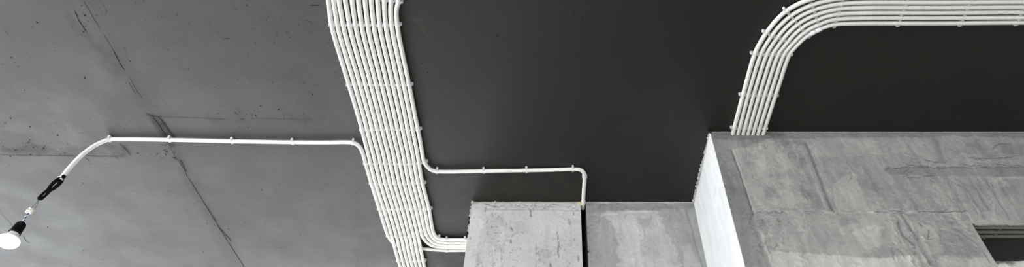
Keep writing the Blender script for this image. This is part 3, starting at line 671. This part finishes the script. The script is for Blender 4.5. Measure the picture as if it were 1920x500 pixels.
for k in range(12):
    px = [(rows[y][k], y) for y in sorted(rows)]
    if k < 11: px += [(low[y][k], y) for y in sorted(low)]
    # beyond the top of the frame the bundle turns right in nested bends
    p0 = on_z(rows[0][k], 0, ZP); c = on_z(rows[0][11], 0, ZP)+np.array((.075, -.005, 0)); R = c[0]-p0[0]
    pre = []
    for a in (88, 60, 32):
        pre.append(np.array((c[0]-R*math.sin(math.radians(a)), c[1]-.02-R*math.cos(math.radians(a)), ZP)))
    pre.append(np.array((c[0]+.25, c[1]-.02-R, ZP))); pre = pre[1:][::-1]
    post = []
    lab = '%s white conduit from the left atop the twelve-pipe bundle' % ORD[k]
    if k < 7:
        ty = sorted(tail)                      # rides over the conduit that crosses behind the bundle
        for y, dz in ((445, 0), (454, .0125), (460, .0142), (467, .0142), (476, .006), (486, 0), (500, 0), (545, 0)):
            px.append((float(np.interp(y, ty, [tail[q][k] for q in ty])), y, ZP-dz))
        lab += ', running straight down'; q = on_z(tail[545][k], 545, ZP); post = [q+np.array((0, .5, 0)), q+np.array((0, 1.4, 0))]
    elif k < 11:
        px += bend[k]; lab += ', bending right into pier'; post = [on_z(*bend[k][-1], ZP)+np.array((.05, 0, 0))]
    else:
        px += [(787.6, 262), (791.5, 285), (794.5, 300), (800, 310.5), (808.5, 318), (818, 320.8), (840, 321.6), (870, 321.2), (907, 320.4), (950, 319.8), (987, 319.2), (1030, 318.4), (1074, 317), (1087, 317.8), (1094.3, 323), (1096, 334), (1094.6, 356), (1093.6, 378)]
        q = on_z(1093.4, 386, ZP); lab = 'rightmost white corrugated conduit of bundle, branching right along dark ceiling to wall slot'
        post = [q, q+np.array((0, .018, 0))]
    e, C = conduit('corrugated_conduit', px, lab, 'white conduits of the twelve-pipe bundle', pre, post)
    for y in ROWY:
        if k == 11 and y > 310 or 7 <= k < 11 and y > 440: continue
        clip_at(e, C, (row_x(k, y), y+rnd.uniform(-.8, .8)), -1 if (k == 11 or k == 10 and y > 310 or k == 6 and y > 450) else 0)
    if 7 <= k < 11:
        yy = bend[k][-1][1]; clip_at(e, C, (837, yy), 0); 
        if k == 10: clip_at(e, C, (820, 445), -1); clip_at(e, C, (872, yy), -1)
    if k >= 9: clip_at(e, C, (rows[0][k]+ (2 if k == 11 else 0), [0, 1, 3][k-9]), -1 if k == 11 else 0)
    if k == 11:
        for q in [(819, 320.8), (907, 320.4), (987, 319.2), (1074, 317), (1096, 331), (1093.8, 380)]: clip_at(e, C, q, -1 if q[0] < 1090 else 0)

# --- conduit that feeds the lamp: hangs, runs along the ceiling, joins the bundle on its left, dives behind it into the pier
YA = on_z(205, 260, ZP)[1]
hang = [on_y(x, y, YA) for x, y in ((112.5, 337), (124, 322), (140, 303.5), (158, 286.5), (176, 273.5), (192, 265.5))]
for q in hang: q[2] = min(q[2], ZP-.0005)
pxA = [(206, 261), (225, 260.6), (260, 260.8), (318, 261.8), (375, 263.0), (435, 264.4), (500, 265.6), (548, 266.4), (610, 266.8), (652, 266.4), (663, 267.6), (671.5, 272), (677, 279), (680.5, 287), (685.5, 305), (695.5, 340), (711.3, 390), (723.5, 430), (727.5, 440)]
postA = [on_z(731.5, 447.5, ZP+.001), on_z(738.5, 455.5, CEIL-.0098), on_z(752, 461, CEIL-.0092)]
postA += [on_z(x, y, CEIL-.0095) for x, y in ((770, 463.4), (790, 465.2), (812, 467.3), (837, 468.8), (872, 468.6))]; postA.append(postA[-1]+np.array((.05, 0, 0)))
pts = hang+[on_z(x, y, ZP) for x, y in pxA]+postA
CA = resample(pts, RIB/RIBN)
eA = link('corrugated_conduit', None)
tag(eA, 'white corrugated conduit hanging over the lit bulb, running right to join the bundle', 'conduit')
link('tube', ribbed('tube', CA), eA, M_PIPE)
for q in [(206, 261), (318, 261.8), (435, 264.4), (548, 266.4), (661, 267.2)]: clip_at(eA, CA, q, -1)
for y, x in ((306, 685.8), (343, 696.3), (391, 711.6), (441, 727.6)): clip_at(eA, CA, (x, y))
clip_at(eA, CA, (837, 468.8))

# --- curved bundle of seven over the projecting wall
RB = [
 [(1374, 251), (1398, 160), (1415.7, 100), (1426.5, 78), (1441, 56), (1457, 36.5), (1474, 21), (1494, 9), (1518, -1), (1545, -8), (1580, -13), (1620, -15.5), (1760, -16), (1930, -17)],
 [(1383.6, 251), (1407.8, 160), (1427.2, 100), (1437.5, 81), (1451, 61), (1466, 44), (1482.5, 29.5), (1500, 18.8), (1522.4, 9), (1548, 1.6), (1580, -3.6), (1620, -5.7), (1760, -6), (1930, -7)],
 [(1393, 251), (1418.2, 160), (1438.2, 100), (1448, 83.5), (1460.5, 66), (1474, 50.8), (1489.4, 37.4), (1506, 27), (1525.5, 18.4), (1550, 11.2), (1579, 6.4), (1620, 4.2), (1760, 4), (1930, 3)],
 [(1402.2, 251), (1428.8, 160), (1449.2, 100), (1458.5, 86), (1470, 70.5), (1482.5, 56.8), (1496, 45), (1511, 35.6), (1528.8, 27.7), (1551, 20.6), (1575, 16.0), (1620, 13.9), (1760, 13.7), (1930, 12.7)],
 [(1411.6, 251), (1439, 160), (1460, 100), (1469, 87.5), (1479.5, 74.5), (1490.5, 62.7), (1502.4, 52.5), (1516, 44), (1532.5, 36.7), (1550, 30.2), (1571.5, 25.8), (1620, 23.7), (1760, 23.5), (1930, 22.4)],
 [(1421, 251), (1449.4, 160), (1470.6, 100), (1479, 89), (1488.5, 78.4), (1498, 68.8), (1508.6, 60), (1520.5, 52.3), (1534, 46), (1549.5, 39.9), (1568, 35.7), (1610, 33.7), (1760, 33.4), (1930, 32.2)],
 [(1430.6, 251), (1460, 160), (1481, 100), (1488.5, 90.6), (1496.5, 82), (1505.5, 73.4), (1514.5, 66), (1524.5, 60), (1536, 54.4), (1548.5, 49.6), (1564.5, 45.6), (1605, 43.5), (1760, 43.2), (1930, 41.8)]]
for k in range(7):
    px = RB[k]
    pre = [on_z(*px[0], ZP)+np.array((0, .05, 0))]; post = [on_z(*px[-1], ZP)+np.array((.35, 0, 0))]
    lab = ['outermost', 'second', 'third', 'fourth', 'fifth', 'sixth', 'innermost'][k]
    lab = '%s pale corrugated conduit of the curved seven-pipe bundle above the projecting wall' % (lab if k in (0, 6) else lab+' from outside')
    if k == 6: lab = 'innermost pale corrugated conduit with white sleeve in the curved seven-pipe bundle'
    e, C = conduit('corrugated_conduit', px, lab, 'pale conduits of the seven-pipe bundle', pre, post, M_PIPE2)
    def xat(y): 
        a = sorted((q[1], q[0]) for q in px); return float(np.interp(y, [v[0] for v in a], [v[1] for v in a]))
    for y in (240, 178, 101): clip_at(e, C, (xat(y), y), -1 if k == 0 else 0)
    if k < 5: y = (62, 67, 70, 74, 77)[k]; clip_at(e, C, (xat(y), y), -1 if k == 0 else 0)
    clip_at(e, C, px[6], -1 if k == 0 else 0)
    if 0 < k < 6: clip_at(e, C, px[8], 0)
    if k > 1: clip_at(e, C, px[10], 1 if k == 6 else 0)
    for x in (1707-3.7*k, 1827-4.2*k, 1932-4.1*k):
        y = float(np.interp(x, [q[0] for q in px[11:]], [q[1] for q in px[11:]])); clip_at(e, C, (x, y), 1 if k == 6 else 0)
    if k == 6:                                 # white coupling sleeve in two halves
        for a, b in (((1517, 61.6), (1527.6, 55.9)), ((1528.4, 55.5), (1540.5, 50.4))):
            i0, i1 = [int(np.argmin(((C-on_z(*q, ZP))**2).sum(1))) for q in (a, b)]
            S = C[i0:i1+1:4]; S = np.linspace(S[0], S[-1], 6); rr = np.array([.0092, .0102, .0102, .0102, .0102, .0092])
            link('coupling_sleeve', tube_mesh('coupling_sleeve', S, rr), e, M_NECK)

# --- conduits under the niche soffit
ZS = Z_SOF-.0095
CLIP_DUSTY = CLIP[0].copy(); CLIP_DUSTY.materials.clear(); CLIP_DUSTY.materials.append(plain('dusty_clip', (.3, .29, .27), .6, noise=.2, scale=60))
for k, yp in enumerate((425.0, 433.4, 441.2)):
    y0 = on_z(1850, yp, ZS)[1]
    C = resample([np.array((X_OPEN+.002, y0, ZS)), np.array((X_OPEN+.3, y0+.0006, ZS)), np.array((2.2, y0, ZS))], RIB/RIBN)
    e = link('corrugated_conduit', None); tag(e, '%s grey conduit under the niche soffit at the right edge' % ['nearest', 'middle', 'farthest'][k], 'conduit', 'conduits under the niche soffit')
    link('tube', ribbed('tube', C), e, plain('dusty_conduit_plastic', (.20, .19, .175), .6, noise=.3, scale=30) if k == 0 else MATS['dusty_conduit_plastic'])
    for x in ((1876, 1868, 1846)[k],):
        o = link('clip', CLIP_DUSTY, e); i = int(np.argmin(np.abs(C[:, 0]-on_z(x, yp, ZS)[0]))); o.location = C[i]-np.array((0, 0, .001))

# ------------------------------------------------------------------ hanging bulb
def HY(x, y): return on_y(x, y, YA)
lamp = link('pendant_bulb', None)
tag(lamp, 'lit white bulb in a black socket hanging on bare wires from the conduit', 'lamp')
# black tape: two bundled strands that part twice and leave slits
top, bot = HY(117, 333), HY(72.5, 374); ax = (bot-top); Ln = np.linalg.norm(ax); ax /= Ln
side = np.cross(ax, top-np.array((0, 0, CAMZ))); side /= np.linalg.norm(side)   # the loop hangs broadside to the room
grip = link('tape_wrap', None, lamp)
S = np.linspace(0, 1, 26)
off = np.interp(S, [0, .10, .25, .45, .55, .62, .72, .82, .92, 1], [.0015, .0060, .0080, .0068, .0036, .0036, .0053, .0053, .0040, .0020])
rad = np.interp(S, [0, .06, .15, .3, .5, .62, .75, .88, .97, 1], [.004, .0060, .0066, .0062, .0060, .0054, .0044, .0050, .0058, .002])
for s_ in (-1, 1):
    C = top[None]+ax[None]*(S*Ln)[:, None]+side[None]*(off*s_)[:, None]
    link('tape_strand', tube_mesh('tape_strand', C, rad, 10), grip, M_TAPE)
for t0, t1 in ((0, .20), (.50, .64), (.88, 1.0)):
    t = np.linspace(t0, t1, 8); C = top[None]+ax[None]*(t*Ln)[:, None]; rr = np.interp(t, S, rad)*1.02*np.sin(np.linspace(.5, math.pi-.5, 8))**.5
    link('tape_band', tube_mesh('tape_band', C, rr, 10), grip, M_TAPE)
C = np.linspace(HY(113, 336), HY(121, 329), 6); link('tape_collar', tube_mesh('tape_collar', C, [.007, .0078, .0074, .0076, .0078, .007], 12), grip, M_TAPE)
lump(HY(110, 331.5), (.003, .003, .0026), grip, 70, M_TERM, 'thread_tuft'); lump(HY(116.5, 337), (.0022, .0022, .002), grip, 71, M_TERM, 'thread_tuft')
# two wires down to the terminal block
for k, q in enumerate([[(73, 371), (69.5, 378), (65, 384), (59.5, 389.5)], [(72, 373), (70.5, 380), (68, 385), (63.5, 391)]]):
    link('wire', tube_mesh('wire', resample([HY(*p)+np.array((0, .002*k, 0)) for p in q], .003), .0010, 8), lamp, M_WIRE)
tb = HY(57.5, 394)
bm = bmesh.new(); box_into(bm, -.0085, .0085, -.006, .006, -.008, .006); box_into(bm, -.012, -.0045, -.0045, .0045, -.012, .010); box_into(bm, .0045, .013, -.0045, .0045, -.012, .0); bmesh.ops.bevel(bm, geom=list(bm.edges), offset=.0012, segments=1, affect='EDGES')
t = link('terminal_block', from_bm(bm, 'terminal_block', False), lamp, M_TERM); t.location = tb; t.rotation_euler = (0, math.radians(14), 0)
for x in (-.0045, .005):
    bm = bmesh.new(); bmesh.ops.create_cone(bm, segments=10, radius1=.0022, radius2=.0022, depth=.002, cap_ends=True)
    s_ = link('terminal_screw', from_bm(bm, 'terminal_screw', False), t, M_BRASS); s_.location = (x, -.0062, -.001); s_.rotation_euler = (math.pi/2, 0, 0)
# twisted pair: one white, one blue
w0, w1 = HY(53.5, 397.5), HY(42.5, 417.5); n = 60; tt = np.linspace(0, 1, n)[:, None]; base = w0+(w1-w0)*tt; d = (w1-w0)/np.linalg.norm(w1-w0); s1 = np.cross(d, (0, 1, 0)); s2 = np.cross(d, s1)
for k, m in ((0, M_TERM), (1, M_BLUE)):
    a = tt*2*math.pi*3.2+k*math.pi; link('twisted_wire', tube_mesh('twisted_wire', base+.0019*(np.cos(a)*s1+np.sin(a)*s2), .0017, 8), lamp, m)
# socket, collar and globe on one upright axis, turned profiles
AX0 = HY(42.6, 416.8); AX1 = HY(7.5, 462)
axis_v = AX1-AX0; LL = np.linalg.norm(axis_v); axis_v /= LL
def lathe(name, prof, mat, parent, seg=32):
    """profile: (fraction along the axis, radius)"""
    C = np.array([AX0+axis_v*LL*f for f, _ in prof]); R = np.array([r_ for _, r_ in prof])
    T = axis_v; u = np.cross(T, (0, 1, 0)); u /= np.linalg.norm(u); v = np.cross(T, u); a = np.linspace(0, 2*math.pi, seg, endpoint=False)
    V = (C[:, None]+R[:, None, None]*(np.cos(a)[None, :, None]*u+np.sin(a)[None, :, None]*v)).reshape(-1, 3)
    i = np.arange(len(C)-1)[:, None]*seg; j = np.arange(seg)[None]; k = (j+1) % seg
    return link(name, mesh_np(name, V, np.stack([i+j, i+k, i+seg+k, i+seg+j], -1).reshape(-1, 4)), parent, mat)
sk = lathe('lamp_socket', [(0, .0005), (.004, .0060), (.02, .0105), (.06, .0142), (.12, .0160), (.39, .0172), (.395, .0184), (.425, .0186), (.43, .0172), (.455, .0172), (.46, .0165), (.462, .0005)], M_SOCK, lamp)
lathe('socket_rim', [(.436, .0176), (.439, .0188), (.450, .0188), (.453, .0176)], M_SOCK, sk)
bulb = lathe('bulb', [(.625, .0195), (.632, .0225), (.65, .0262), (.68, .0298), (.72, .0322), (.76, .0333), (.80, .0332), (.84, .0320), (.88, .0296), (.92, .0255), (.95, .0205), (.975, .0145), (.992, .0075), (1.0, .0004)], M_GLOBE, lamp)
lathe('bulb_collar', [(.44, .0142), (.47, .0148), (.52, .0162), (.58, .0190), (.63, .0222), (.638, .0226), (.641, .0200)], M_NECK, bulb)
